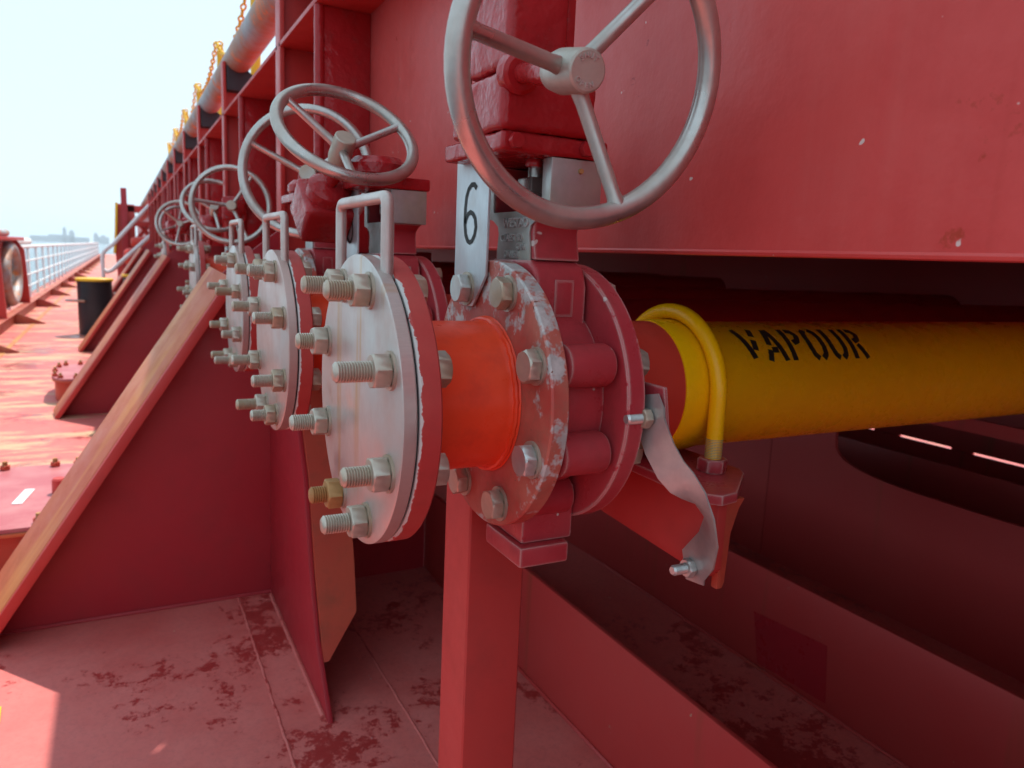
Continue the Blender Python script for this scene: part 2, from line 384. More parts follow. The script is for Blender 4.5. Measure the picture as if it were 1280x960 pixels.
# tall ribs that carry the pipe saddles
RIBS = [2.37, 3.70, 4.90, 6.05, 7.15, 8.2, 9.3, 10.4, 11.5, 12.6, 13.7]
def rib_mesh(first=False):
    poly = [(.442, 0), (XW - .001, .0), (XW - .001, .735), (.442, .735)] if first else [(.442, 0), (XW - .001, .0), (XW - .001, .573), (.442, .573)]
    return b_prism(poly, 'Y', -.010, .010, .001)
rm1, rm2 = finish(rib_mesh(True)), finish(rib_mesh())
for m_ in (rm1, rm2): m_.materials.append(M['red'])
rm1.materials[0] = M['red']
fm1 = finish(b_box(.428, .441, -.035, .035, 0, .735, .002)); fm1.materials.append(M['red'])
fm2 = finish(b_box(.428, .441, -.035, .035, 0, .80, .002)); fm2.materials.append(M['red'])
sm = finish(b_box(.442, .56, -.012, .012, .588, .675, .002)); sm.materials.append(M['red'])
for i, y in enumerate(RIBS):
    r = cp('rib', rm1 if i == 0 else rm2, tr, (0, y, 0)); cp('face_plate', fm1 if i == 0 else fm2, r, (0, y, 0))
    if i: cp('saddle_stool', sm, r, (0, y, 0))
im = finish(b_prism([(.446, 0), (XW - .001, 0), (XW - .001, .573), (.446, .573)], 'Y', -.006, .006, .001)); im.materials.append(M['thick'])
ib = finish(b_tube([(.440 + random.uniform(-.0006, .0006), 0, .573 * k / 24) for k in range(25)], .0125, 14)); ib.materials.append(M['thick'])
for y in (1.90, 3.19, 4.5, 5.62, 6.75, 7.8, 8.9):
    q = cp('stiffener', im, tr, (0, y, 0)); cp('bulb_edge', ib, q, (0, y, 0))
# ---- grey rusty pipe on saddles along the trunk top
gp = obj('deck_main_pipe', b_tube([(.495, 1.0 + k * .5, .815) for k in range(40)], .058, 28), 'galv')
tag(gp, 'grey rust-streaked pipe running along the top of the trunk', 'pipe')
for i, y in enumerate(RIBS):
    s = obj('pipe_saddle', b_prism([(.445, .68), (.565, .68), (.565, .745), (.53, .772), (.495, .757), (.46, .772), (.445, .80)] if i else
            [(.445, .737), (.563, .737), (.563, .765), (.53, .772), (.495, .757), (.46, .772), (.445, .80)], 'Y', -.05, .05, .004), 'rubber', None, (0, y, 0))
    tag(s, 'black pad under the grey pipe on the %s trunk rib' % ['nearest', 'second', 'third', 'fourth', 'fifth', 'sixth', 'seventh', 'eighth', 'ninth', 'tenth', 'eleventh'][i], 'pipe support', 'black saddles under the grey pipe')
# ---- yellow chain posts
CP = [2.6, 4.04, 5.46, 6.93, 8.3, 9.7, 11.1]; XP = .625
for i, y in enumerate(CP):
    t = thing('chain_post', 'yellow post of the chain fence on the trunk, %s from the camera' % ['first', 'second', 'third', 'fourth', 'fifth', 'sixth', 'seventh'][i], 'post', (XP, y, .586), 'yellow chain posts')
    z0 = .587 if y > 2.4 else 1.075
    obj('post', b_lathe([(0, 0), (0, .026), (.66, .022), (.70, .014), (.70, 0)], 14), 'yellowdull', t, (XP, y, z0), Matrix.Rotation(-PI / 2, 3, 'Y').to_quaternion())
    obj('eye', b_tube([(XP + .015 * math.cos(a), y, 1.292 + .015 * math.sin(a)) for a in [k * PI / 6 for k in range(12)]], .006, 6, True), 'yellowdull', t)
lk = {}
for i, (a, b) in enumerate(zip(CP, CP[1:])):
    bm = bmesh.new(); n = int((b - a) / .045)
    for k in range(n):
        u = (k + .5) / n; y = a + (b - a) * u; z = 1.30 - .16 * 4 * u * (1 - u) * (1.0 + .25 * (i % 2)); sl = -.16 * 4 * (1 - 2 * u) / (b - a)
        rot = Matrix.Rotation(math.atan(sl), 3, 'X'); tw = (k % 2) * PI / 2
        pts = []
        for q in range(10):
            al = 2 * PI * q / 10; v = Vector((.012 * math.sin(al) * math.cos(tw), .029 * math.cos(al), .012 * math.sin(al) * math.sin(tw)))
            pts.append(Vector((XP - .025, y, z)) + rot @ v)
        bm_join(bm, b_tube(pts, .0055, 5, True))
    o = obj('chain', bm, 'yellowdull'); tag(o, 'yellow chain hanging between the %s pair of chain posts' % ['first', 'second', 'third', 'fourth', 'fifth', 'sixth'][i], 'chain', 'chains on the trunk')

# ---- transverse brackets
def bracket(i, y, label):
    t = thing('support_bracket', label, 'bracket', (-.38, y, DK), 'sloping deck brackets under the trunk ribs')
    obj('web_plate', b_prism([(-.37, DK), (.92, DK), (.92, .010), (.432, .010), (.432, .060), (.266, -.0770), (-.3955, -1.0935)], 'Y', -.006, .006, .001), 'web', t, (0, y, 0))
    # sloped face plate: runs up the web's outer edge
    a, b = Vector((-.3955, DK + .004)), Vector((.266, -.0795)); d = (b - a).normalized(); nrm = Vector((-d.y, d.x)) * .022
    un = nrm.normalized()
    def tilt(bm):
        for v in bm.verts: k = (.21 if i == 0 else .12) * (v.co.y - .02); v.co.x += un.x * k; v.co.z += un.y * k
        return bm
    obj('face_plate', tilt(b_prism([tuple(a), tuple(b), tuple(b + nrm), tuple(a + nrm)], 'Y', -.105, .085, .005)), 'slope', t, (0, y, 0))
    ed = un * -.006
    obj('shade_edge_bar', tilt(b_prism([tuple(a + ed), tuple(b + ed), tuple(b + nrm * .96), tuple(a + nrm * .96)], 'Y', -.118, -.1055, .004)), 'red', t, (0, y, 0))  # added bar: its darker red paints in the shade of the near side
    obj('weld_bead', b_tube([(-.36 + k * .04 + random.uniform(-.002, .002), -.008, DK + .002) for k in range(20)], .007, 6), 'web', t, (0, y, 0))
for i, (y, lb) in enumerate(((2.37, 'nearest sloping red bracket with worn orange top edge, below the third flange'), (5.4, 'second sloping red bracket, rising beside the small round hatch'),
                             (8.6, 'third sloping red bracket, standing beside the black bollard'), (11.8, 'fourth sloping red bracket, mostly hidden behind the third'))):
    bracket(i, y, lb)
# ---- longitudinal tapered bracket in front of the nearest web
t = thing('tapered_bracket', 'upright tapered red bracket standing on the deck left of the square post', 'bracket', (.40, 2.0, DK))
obj('web_plate', b_prism([(1.600, DK), (2.362, DK), (2.362, -.12), (2.13, -.12), (1.945, -.46), (1.870, -.575), (1.800, -.80), (1.735, -.95), (1.61, -1.085)], 'X', .394, .406, .002), 'web', t)
bm = bmesh.new()
L = [(2.13, -.12), (1.945, -.46), (1.870, -.575), (1.800, -.80), (1.752, -.905), (1.705, -1.0)]; wd = [.10, .10, .10, .10, .093, .012]
fr = [bm.verts.new((.4065, a - .001, b)) for a, b in L]; fe = [bm.verts.new((.4065 + w, a - .001, b)) for (a, b), w in zip(L, wd)]
for k in range(len(L) - 1): bm.faces.new((fr[k], fe[k], fe[k + 1], fr[k + 1]))
thicken(bm, .010)
obj('face_plate', bm, 'rust_bounce', t)  # orange-brown of reflected light put into this plate's colour
obj('weld_bead', b_tube([(.389, 1.63 + k * .037, DK + .002 + random.uniform(-.001, .001)) for k in range(20)], .006, 6), 'deck', t)

# ---- square post under the nearest valve
t = thing('square_post', 'square red steel post rising from the deck under the nearest valve', 'post', (.44, .905, DK))
obj('tube', b_box(.400, .486, .862, .948, DK, -.285, .006, 3), 'red', t)
obj('cap_plate', b_box(.392, .494, .870, .956, -.284, -.276, .002), 'red', t)
# ---- longitudinal girders under the trunk
for i, (gx, h, lb) in enumerate(((.93, .29, 'nearest low red girder plate on the deck behind the square post'), (1.55, .29, 'second low red girder plate with a darker painted square'),
                                 (2.85, .38, 'last dark girder plate deep in the shade under the trunk'))):
    t = thing('deck_girder', lb, 'girder', (gx, 0, DK), 'girders under the trunk')
    obj('web_plate', b_prism([(-7, DK), (12, DK), (12, DK + h), (-7, DK + h)], 'X', gx - .006, gx + .006, .002), 'girder', t)
    obj('weld_bead', b_tube([(gx - .008, -1 + k * .12 + random.uniform(-.01, .01), DK + .001) for k in range(28)], .006, 6), 'girder', t)
    if i == 1:
        obj('touch_up_patch', b_prism([(1.41, -.945), (1.165, -.925), (1.15, -1.075), (1.38, -1.085)], 'X', gx - .0072, gx - .0062, 0), 'fresh', t)
        obj('drain_hole_shadow', b_prism([(2.22 + .05 * math.cos(a), -1.06 + .018 * math.sin(a)) for a in [k * PI / 8 for k in range(16)]], 'X', gx - .0075, gx - .0062, 0), 'black', t) if False else None
# a tall web with oval lightening holes
t = thing('deck_girder', 'tall dark girder with an oval lightening hole below the yellow pipe', 'girder', (2.2, 1.2, DK), 'girders under the trunk')
def holed(y0, y1, cy, cz, a, b, z0, z1, x):
    bm = bmesh.new(); N = 32; out = []; inn = []
    for k in range(N):
        an = 2 * PI * k / N; inn.append((cy + a * math.copysign(abs(math.cos(an)) ** .6, math.cos(an)), cz + b * math.copysign(abs(math.sin(an)) ** .6, math.sin(an))))
        s = max(abs(math.cos(an)), abs(math.sin(an))); out.append(((y0 + y1) / 2 + (y1 - y0) / 2 * math.cos(an) / s, (z0 + z1) / 2 + (z1 - z0) / 2 * math.sin(an) / s))
    vi = [bm.verts.new((x, *p)) for p in inn]; vo = [bm.verts.new((x, *p)) for p in out]
    for k in range(N): bm.faces.new((vi[k], vo[k], vo[(k + 1) % N], vi[(k + 1) % N]))
    return thicken(bm, .012)
for k in range(6): obj('web_plate', holed(-1.0 + k * 1.5, .497 + k * 1.5, -.28 + k * 1.5, -.555, .50, .115, DK, -.40, 2.2), 'girder', t)
# far side closing plate with gaps
t = thing('far_side_plate', 'far dark side plate under the trunk with thin bright gaps', 'wall', (4.0, 2, DK))
for z0, z1 in ((DK, -.920), (-.908, -.772), (-.759, .395)): obj('plate', b_prism([(-7, z0), (14.2, z0), (14.2, z1), (-7, z1)], 'X', 4.0, 4.012, 0), 'girder', t)
for k in range(40):
    y = -3.3 + k * .43; obj('stay', b_box(4.0125, 4.024, y, y + .07 + .05 * (k % 3), DK, .39), 'girder', t)
# ================================================================== MANIFOLD LINES
RB, NB, RF = .128, 8, .153
ORD = ['nearest', 'second', 'third', 'fourth', 'fifth', 'sixth', 'seventh']
ME = {}
def mesh(key, fn, mat, smooth=35):
    if key not in ME:
        me = finish(fn(), smooth); me.materials.append(M[mat]); ME[key] = me
    return ME[key]
def c_flange(x0, x1, r, hub=None, bev=.002, face=None):
    """welding neck or slip on flange disc turned about X, bored"""
    return b_lathe([(x0, .070), (x0, r - bev), (x0 + bev, r), (x1 - bev, r), (x1, r - bev), (x1, .070)], 96, True)
def blind(X0, Y, Z, k):
    t = thing('blind_flange', '%s round steel blind flange, closing the end of the %s orange pipe stub' % (ORD[k].capitalize() if k else 'Nearest', ORD[k]), 'flange', (X0 + .01, Y, Z - RF), 'blind flanges along the manifold')
    o = (X0 - .217, Y, Z)
    cp('cover_disc', mesh('disc', lambda: b_lathe([(.217, 0), (.217, .1505), (.2185, RF), (.2300, RF), (.2315, RF - .0015), (.2315, 0)], 96), 'blind'), t, o)
    cp('gasket', mesh('gasket', lambda: b_lathe([(.2317, .07), (.2317, .149), (.2337, .149), (.2337, .07)], 64, True), 'gasket'), t, o)
    def hnd():
        P = [(.229, -.064, .118)] + [(.229, -.064, .118 + .015 * j) for j in range(1, 6)]
        for a in range(0, 91, 18): P.append((.229, -.054 + -.010 * math.cos(math.radians(a)), .199 + .010 * math.sin(math.radians(a))))
        for a in range(0, 91, 18): P.append((.229, .098 + .010 * math.sin(math.radians(a)), .199 + .010 * math.cos(math.radians(a))))
        P += [(.229, .108, .188 - .015 * j) for j in range(0, 6)]
        return b_tube(P, .0064, 12)
    cp('handle', mesh('handle', hnd, 'blind', 60), t, o)
    st = mesh('stud', lambda: b_stud(-.049, .052, .0098), 'bolt', 50); st2 = mesh('stud_r', lambda: b_stud(-.040, .052, .0098), 'boltrust', 50)
    ss = mesh('stud_s', lambda: b_stud(-.041, .052, .0098), 'bolt', 50)
    nt = mesh('nut', lambda: b_hex(-.0165, 0, .0178), 'bolt', 30); ntr = mesh('nut_r', lambda: b_hex(-.0165, 0, .0178), 'boltrust', 30)
    nb = mesh('nut_b', lambda: b_hex(0, .016, .0178), 'bolt', 30)
    wsh = mesh('washer', lambda: b_lathe([(-.003, .0098), (-.003, .0185), (0, .0185), (0, .0098)], 32, True), 'bolt')
    for i in range(NB):
        a = math.radians(22.5 + 45 * i); py, pz = Y + RB * math.cos(a), Z + RB * math.sin(a)
        rusty = (i == 6 and k == 0); short = (i in (0, 7)) if k == 0 else (i + k) % 3 == 0
        s = cp('stud_bolt', st2 if rusty else (ss if short else st), t, (X0 + random.uniform(-.005, .005), py, pz), rotx(random.random() * 6))
        q = rotx(random.random() * 6)
        n_ = cp('nut', ntr if rusty else nt, s, (X0 - .003, py, pz), q); w_ = cp('washer', wsh, s, (X0, py, pz)); m_ = cp('nut', nb, s, (X0 + .0394, py, pz), rotx(random.random() * 6))
        ri = s.rotation_quaternion.inverted()          # sub-parts sit in the stud's own frame
        for c in (n_, w_, m_): c.location = ri @ (Vector((c.location))); 
    return t
def spool(X0, Y, Z, k, L=.0):
    t = thing('pipe_spool', '%s short orange-red pipe stub with a flange at each end' % ORD[k], 'pipe', (X0 + .1, Y, Z - RF), 'orange pipe stubs')
    o = (X0 - .217, Y, Z)
    cp('front_flange', mesh('ff', lambda: c_flange(.234, .2562, RF), 'flange'), t, o)
    cp('barrel', mesh('barrel', lambda: b_lathe([(.2563, .074), (.2563, .0865), (.262, .0842), (.30, .084), (.358, .084), (.364, .0855), (.3705, .090), (.3705, .074)], 96, True), 'orange', 50), t, o)
    def ring(x):
        return b_tube([(x + random.uniform(-.0008, .0008), (.0862 + random.uniform(-.0006, .0006)) * math.cos(a), .0862 * math.sin(a)) for a in [2 * PI * q / 90 for q in range(90)]], .0034, 8, True)
    cp('weld_ring', mesh('wr1', lambda: ring(.2585), 'flange'), t, o); cp('weld_ring', mesh('wr2', lambda: ring(.3665), 'orange'), t, o)
    cp('rear_flange', mesh('rf', lambda: c_flange(.371, .392, RF), 'flange_worn'), t, o)
    hb = mesh('hexhead', lambda: b_hex(-.0135, 0, .0182), 'bolt', 30); hb2 = mesh('hexhead_z', lambda: b_hex(-.0135, 0, .0182), 'boltzinc', 30)
    wsh = mesh('washer2', lambda: b_lathe([(-.0028, .009), (-.0028, .0198), (0, .0198), (0, .009)], 32, True), 'bolt')
    for i in range(NB):
        a = math.radians(22.5 + 45 * i); py, pz = Y + RB * math.cos(a), Z + RB * math.sin(a)
        off = .005 if i == 1 else 0
        b = cp('hex_bolt', hb2 if i % 3 == 1 else hb, t, (X0 + .371 - .217 - .0028 - off, py, pz), rotx(random.random() * 6))
        w = cp('washer', wsh, b, (X0 + .371 - .217 - off, py, pz)); w.location = (.0028, 0, 0)
    return t
SIX = [[(.40, .93), (.32, 1.0), (.22, 1.0), (.12, .93), (.05, .80), (.02, .60), (.02, .32), (.06, .14), (.14, .03), (.22, 0), (.30, .03), (.38, .13), (.42, .27), (.38, .42), (.30, .50), (.22, .53), (.13, .50), (.06, .42), (.03, .34)]]
FIVE = [[(.40, 1.0), (.08, 1.0), (.05, .58), (.14, .63), (.24, .64), (.34, .58), (.41, .45), (.42, .28), (.37, .12), (.28, .02), (.17, 0), (.08, .04), (.03, .13)]]
def number_plate(X0, Y, Z, k, glyph, word):
    o = (X0 - .217, Y, Z); x0 = .3655
    t = thing('number_plate', 'upright metal number plate reading %s, bolted to the %s valve flange' % (word, ORD[k]), 'sign', (X0 - .217 + x0, Y + .049, Z + .08))
    obj('plate', b_prism([(.000, .262), (.091, .266), (.090, .135), (.072, .098), (.034, .098), (.001, .135)], 'X', x0, x0 + .0032, .0008), 'plate', t, o)
    obj('digit', b_stroke(glyph, .085, lambda u, v: (x0 - .0005, .064 - u * .080, .172 + v * .066), .05), 'blackmark', t, o)
def mat_axis(n, spin=0.0):
    """rotation whose local Z is n and local X is level"""
    n = Vector(n).normalized(); u = Vector((0, 0, 1)).cross(n).normalized(); v = n.cross(u)
    m = Matrix((u, v, n)).transposed()
    return (m @ Matrix.Rotation(spin, 3, 'Z'))
def wheel(parent, c, n, spin, R=.1175, r=.0102, dish=.018):
    """handwheel: rim, three spokes and a hub, hub face at c, axle along -n"""
    m = mat_axis(n, spin); q = m.to_quaternion()
    h = obj('handwheel', mesh('rim%.3f' % R, lambda: b_tube([(R * math.cos(a), R * math.sin(a), dish) for a in [2 * PI * k / 72 for k in range(72)]], r, 16, True), 'wheel', 80), None, parent, c, q)
    hub = mesh('hub', lambda: b_lathe([(-.052, 0), (-.052, .0125), (-.046, .0165), (-.03, .0195), (.004, .0185), (.009, .0178), (.0105, .016), (.0105, 0)], 40), 'wheelhub')
    hq = Matrix.Rotation(-PI / 2, 3, 'Y').to_quaternion()
    ho = obj('hub', hub, None, h, c); ho.location = (0, 0, 0); ho.rotation_mode = 'QUATERNION'; ho.rotation_quaternion = hq
    for k in range(3):
        a = 2 * PI * k / 3
        sp = mesh('spoke%.3f' % R, lambda: b_tube([(.012, 0, -.012), (.026, 0, -.012 + (dish + .012) * .12), (R - .016, 0, dish - (dish + .012) * .13), (R - .003, 0, dish)], [.0084, .0070, .0066, .0086], 14), 'wheel', 60)
        so_ = obj('spoke', sp, None, h, c); so_.location = (0, 0, 0); so_.rotation_mode = 'QUATERNION'; so_.rotation_quaternion = Matrix.Rotation(a, 3, 'Z').to_quaternion()
    return h, m
def lettering(h, words, radius, size, z):
    bm = bmesh.new()
    for w, a0, flip in words:
        for j, ch in enumerate(w):
            a = a0 + (-1 if not flip else 1) * (j - (len(w) - 1) / 2) * .42
            me = text_mesh(ch, size, .0009, bold=.0001); 
            rot = Matrix.Rotation(a - PI / 2 + (PI if flip else 0), 4, 'Z'); rot.translation = (radius * math.cos(a), radius * math.sin(a), z)
            me.transform(rot); bm.from_mesh(me); bpy.data.meshes.remove(me)
    o = obj('raised_lettering', bm, 'letter', h, (0, 0, 0), smooth=None); o.location = (0, 0, 0); return o
def valve(X0, Y, Z, k, wc, wn_, spin, style, wR=.1175):
    t = thing('gate_valve', '%s red valve with its steel handwheel, bolted behind the %s orange pipe stub' % (ORD[k], ORD[k]), 'valve', (X0 + .21, Y, Z - .18), 'valves of the manifold')
    o = (X0 - .217, Y, Z); P = Vector(o)
    cp('body', mesh('vbody', lambda: b_lathe([(.3925, .072), (.3925, .108), (.400, .110), (.405, .112), (.450, .112), (.455, .110), (.4625, .108), (.4625, .072)], 80, True), 'cast'), t, o)
    lug = mesh('lug', lambda: b_lathe([(.399, 0), (.399, .0205), (.4015, .0232), (.452, .0238), (.457, .0215), (.459, 0)], 32), 'cast', 45)
    for i in range(NB):
        if i in (1, 2): continue
        a = math.radians(22.5 + 45 * i); rr = .1245
        cp('lug', lug, t, (o[0], Y + rr * math.cos(a), Z + rr * math.sin(a)))
    # neck, shoulder and yoke
    def shoulder():
        bm = b_prism([(-.066, .075), (.066, .075), (.066, .128), (.058, .148), (.044, .155), (-.044, .155), (-.058, .148), (-.066, .128)], 'X', .3955, .4595, .005, 3); return bm
    cp('shoulder', mesh('shoulder', shoulder, 'cast'), t, o)
    def neck():
        return b_prism([(-.050, .1555), (.050, .1555), (.046, .170), (.043, .185), (.045, .194), (.056, .201), (.074, .206), (-.074, .206), (-.056, .201), (-.045, .194), (-.043, .185), (-.046, .170)], 'X', .401, .458, .0025)
    cp('neck', mesh('neck', neck, 'cast'), t, o)
    def namepl():
        return b_prism([(-.042, .150), (.040, .150), (.040, .170), (.038, .184), (.041, .192), (.054, .199), (.072, .2025), (.072, .262), (.054, .262), (.054, .2085), (-.036, .2085), (-.072, .205), (-.052, .198), (-.040, .192), (-.037, .184), (-.040, .170)], 'X', .3985, .4008, .0006)
    npo = cp('nameplate', mesh('namepl', namepl, 'nameplate'), t, o)
    if k == 0:
        bm = bmesh.new()
        for txt, sz, py, pz in (('WESTAD', .0150, -.006, .1955), ('CLASS 150', .0118, .003, .1790), ('CRN', .0100, -.020, .1690), ('DN150', .0118, .002, .1600)):
            me = text_mesh(txt, sz, .0013, bold=.00025); m4 = Matrix(((0, 0, -1, .3982), (-1, 0, 0, py), (0, 1, 0, pz), (0, 0, 0, 1))); me.transform(m4); bm.from_mesh(me); bpy.data.meshes.remove(me)
        obj('raised_lettering', bm, 'letter', npo, o, smooth=None)
    colm = mesh('ycol', lambda: b_box(.4012, .465, -.0745, -.0555, .2065, .262, .002), 'nameplate')
    col2 = mesh('ycol2', lambda: b_box(.4012, .465, .0555, .0745, .2065, .262, .002), 'cast')
    cp('yoke_column', colm, t, o); cp('yoke_column', col2, t, o)
    if k == 0: obj('set_screw', b_lathe([(0, 0), (0, .003), (.003, .0025), (.003, 0)], 12), 'boltrust', t, P + Vector((.437, -.0746, .250)), Matrix.Rotation(-PI / 2, 3, 'Z').to_quaternion())
    cp('yoke_back', mesh('yback', lambda: b_box(.453, .4649, -.0553, .0553, .207, .262, .001), 'cast'), t, o)
    cp('valve_stem', mesh('vstem', lambda: b_lathe([(.200, 0), (.200, .010), (.262, .010), (.262, 0)], 20), 'wheel'), t, (o[0] + .425, Y, Z), Matrix.Rotation(-PI / 2, 3, 'Y').to_quaternion())
    cp('stem_clamp', mesh('sclamp', lambda: b_box(.410, .446, -.016, .018, .224, .247, .002), 'wheel'), t, o)
    # bottom trunnion block
    cp('bottom_block', mesh('bblk', lambda: b_box(.394, .461, -.062, .062, -.166, -.100, .004), 'cast'), t, o)
    cp('bottom_cap', mesh('bcap', lambda: b_box(.388, .452, -.072, .020, -.191, -.1665, .004), 'cast'), t, o)
    # name tag on the shoulder
    cp('tag_plate', mesh('tagp', lambda: b_box(.418, .442, -.0668, -.0655, .095, .135, .0003), 'cast'), t, o)
    # gearbox
    wc = Vector(wc); n = Vector(wn_).normalized()
    if style == 'upright':
        gb = obj('gearbox', lumpy(b_prism([(.340, -.080), (.340, .048), (.358, .062), (.44, .062), (.456, .048), (.456, -.060), (.446, -.080)], 'Z', .283, .340, .007, 3)), 'thick', t, o, smooth=60)
        obj('base_flange', lumpy(b_box(.342, .470, -.076, .076, .2625, .2825, .005, 3), .0012), 'thick', gb, o, smooth=60)
        obj('column', lumpy(b_box(.344, .412, -.078, .020, .3435, .62, .009, 3), .0013, 30, 8), 'thick', gb, o, smooth=60)
        obj('column_rib', b_box(.4125, .424, -.070, .012, .3435, .60, .003), 'thick', gb, o)
        for yy in (-.060, .045): obj('hex_bolt', b_hex(0, .010, .011), 'thick', gb, (o[0] + .349, Y + yy, Z + .2555 if False else Z + .3435), Matrix.Rotation(-PI / 2, 3, 'Y').to_quaternion()) if yy > 0 else None
        bq = (mat_axis(n) @ Matrix.Rotation(-PI / 2, 3, 'Y')).to_quaternion()
        obj('shaft_boss', b_lathe([(-.13, 0), (-.13, .021), (-.116, .020), (-.113, .016), (-.113, 0)], 28), 'thick', gb, wc, bq)
        for bx in (.356, .440): obj('hex_bolt', b_hex(0, .008, .0085), 'thick', gb, (o[0] + bx, Y - .0765, Z + .2725), Matrix.Rotation(-PI / 2, 3, 'Z').to_quaternion())
        obj('hex_bolt', b_hex(0, .008, .009), 'thick', gb, (o[0] + .399, Y - .04, Z + .2540), Matrix.Rotation(-PI / 2, 3, 'Y').to_quaternion())
    else:
        gq = mat_axis(n)
        gb = obj('gearbox', lumpy(b_box(-.044, .044, -.046, .046, -.075, .0, .010, 3), .0022, 30, 6), 'thick', t, wc - n * .115, gq.to_quaternion(), smooth=60)
        e = obj('end_cap', b_lathe([(-.002, 0), (-.002, .040), (.018, .038), (.026, .026), (.026, 0)], 28), 'thick', gb, (0, 0, 0)); e.location = (0, 0, 0); e.rotation_mode = 'QUATERNION'; e.rotation_quaternion = Matrix.Rotation(-PI / 2, 3, 'Y').to_quaternion()
        obj('base_flange', b_box(.345, .470, -.076, .076, .2625, .2825, .004, 3), 'thick', t, o)
        hub_ = (o[0] + .42, Y, Z + .30)
        obj('gear_housing', b_lathe([(.2826, 0), (.2826, .046), (.290, .052), (.306, .052), (.318, .040), (.320, 0)], 40), 'thick', t, (o[0] + .40, Y, Z), Matrix.Rotation(-PI / 2, 3, 'Y').to_quaternion())
    w, m = wheel(t, wc, n, spin, wR)
    if k == 0: lettering(w, (('SHUT', PI / 2 - spin + .1, False), ('OPEN', -PI / 2 - spin - .2, True)), .0118, .0062, .0107)
    sx = obj('input_shaft', b_lathe([(-.14, 0), (-.14, .010), (-.085, .0095), (-.080, .0118), (-.053, .0118), (-.05, .009), (-.04, .009), (-.04, 0)], 24), 'thick', t, wc, (m @ Matrix.Rotation(-PI / 2, 3, 'Y')).to_quaternion())
    return t
def cargo_pipe(X0, Y, Z, k, mark):
    lb = 'Yellow pipe stencilled VAPOUR, running under the trunk behind the nearest valve' if mark else '%s yellow pipe passing under the trunk behind the %s valve' % (ORD[k], ORD[k])
    t = thing('cargo_pipe', lb, 'pipe', (X0 + .5, Y, Z - .084), 'yellow pipes under the trunk')
    o = (X0 - .217, Y, Z)
    cp('flange', mesh('pf', lambda: c_flange(.463, .486, RF), 'flange_worn' if False else 'cast'), t, o)
    cp('red_band', mesh('band', lambda: b_lathe([(.4862, .074), (.4862, .095), (.492, .088), (.500, .0845), (.598, .0845), (.598, .074)], 96, True), 'bandred', 50), t, o)
    def barrel():
        return b_lathe([(.5982, .074), (.5982, .0862), (.602, .0868), (.652, .0868), (.655, .0858), (.658, .084), (1.2, .084), (2.0, .084), (3.4, .084), (3.4, .074)], 96, True)
    if mark: b = cp('barrel', mesh('ybarrel', barrel, 'yellow', 50), t, o)
    else:
        b = cp('barrel', mesh('ybarrel2', lambda: b_lathe([(.5982, .074), (.5982, .084), (.640, .084), (.640, .074)], 48, True), 'yellow', 50), t, o)
        cp('red_length', mesh('yelbow', lambda: b_lathe([(.6402, .074), (.6402, .084), (3.0, .084), (3.0, .074)], 40, True), 'web', 60), t, o)
    nb = mesh('nut_b', lambda: b_hex(0, .016, .0178), 'bolt', 30)
    for i in range(NB):
        a = math.radians(22.5 + 45 * i); cp('nut', nb, t, (o[0] + .486, Y + RB * math.cos(a), Z + RB * math.sin(a)), rotx(random.random() * 6))
    if mark:
        T = .20
        LT = {'V': [[(.02, 1), (.14, .66), (.30, .08)], [(.58, 1), (.50, .72)], [(.47, .60), (.40, .30)]],
              'A': [[(.04, 0), (.13, .30)], [(.16, .44), (.28, .98)], [(.33, .98), (.48, .42), (.58, 0)], [(.20, .30), (.40, .30)]],
              'P': [[(.12, 0), (.12, 1)], [(.28, .93), (.45, .90), (.53, .74), (.46, .56), (.28, .50)]],
              'O': [[(.24, .97), (.12, .86), (.08, .66), (.08, .34), (.12, .14), (.24, .03)], [(.38, .97), (.50, .86), (.54, .66), (.54, .34), (.50, .14), (.38, .03)]],
              'U': [[(.09, 1), (.09, .30), (.13, .13), (.25, .03)], [(.54, 1), (.54, .30), (.50, .13), (.38, .03)]],
              'R': [[(.12, 0), (.12, 1)], [(.28, .93), (.45, .90), (.53, .74), (.46, .58), (.28, .52)], [(.36, .42), (.46, .22), (.55, 0)]]}
        bm = bmesh.new()
        for j, ch in enumerate('VAPOUR'):
            x0 = .704 + j * .0402
            def place(u, v, x0=x0):
                an = math.radians(28 + 36.5 * v); return (x0 + u * .054 + random.uniform(-.0003, .0003), -.0844 * math.cos(an), .0844 * math.sin(an))
            bm_join(bm, b_stroke(LT[ch], T * .82, place, .05))
        obj('stencilled_lettering', bm, 'blackmark', b, o, smooth=None)
    return t

LINES = [  # X of blind face, Y, Z, wheel hub face, wheel normal, spin, style, wheel radius
    (.217, .770, -.155, (.353, .569, .160), (-.017, -.985, -.170), math.radians(53), 'upright', .1205),
    (.222, 1.31, -.155, (.338, 1.28, .180), (.07, -.69, .72), math.radians(20), 'tilt', .1135),
    (.240, 1.93, -.150, (.372, 1.71, .165), (-.36, -.90, .12), math.radians(35), 'tilt', .135),
    (.255, 3.30, -.135, (.372, 3.00, .150), (-.20, -.96, .05), math.radians(55), 'tilt', .135),
    (.330, 3.95, -.135, (.385, 3.70, .170), (.0, -.80, .55), math.radians(35), 'tilt', .135),
    (.250, 5.60, -.135, (.345, 5.30, .130), (-.2, -.95, .1), math.radians(20), 'tilt', .135),
    (.300, 6.60, -.135, (.40, 6.30, .140), (.2, -.95, .1), math.radians(80), 'tilt', .135),
]
for k, (X0, Y, Z, wc, wn_, sp, style, wR) in enumerate(LINES):
    blind(X0, Y, Z, k); spool(X0, Y, Z, k); valve(X0, Y, Z, k, wc, wn_, sp, style, wR); cargo_pipe(X0, Y, Z, k, k == 0)
number_plate(LINES[0][0], .770, -.155, 0, SIX, '6'); number_plate(LINES[1][0], 1.31, -.155, 1, FIVE, '5')

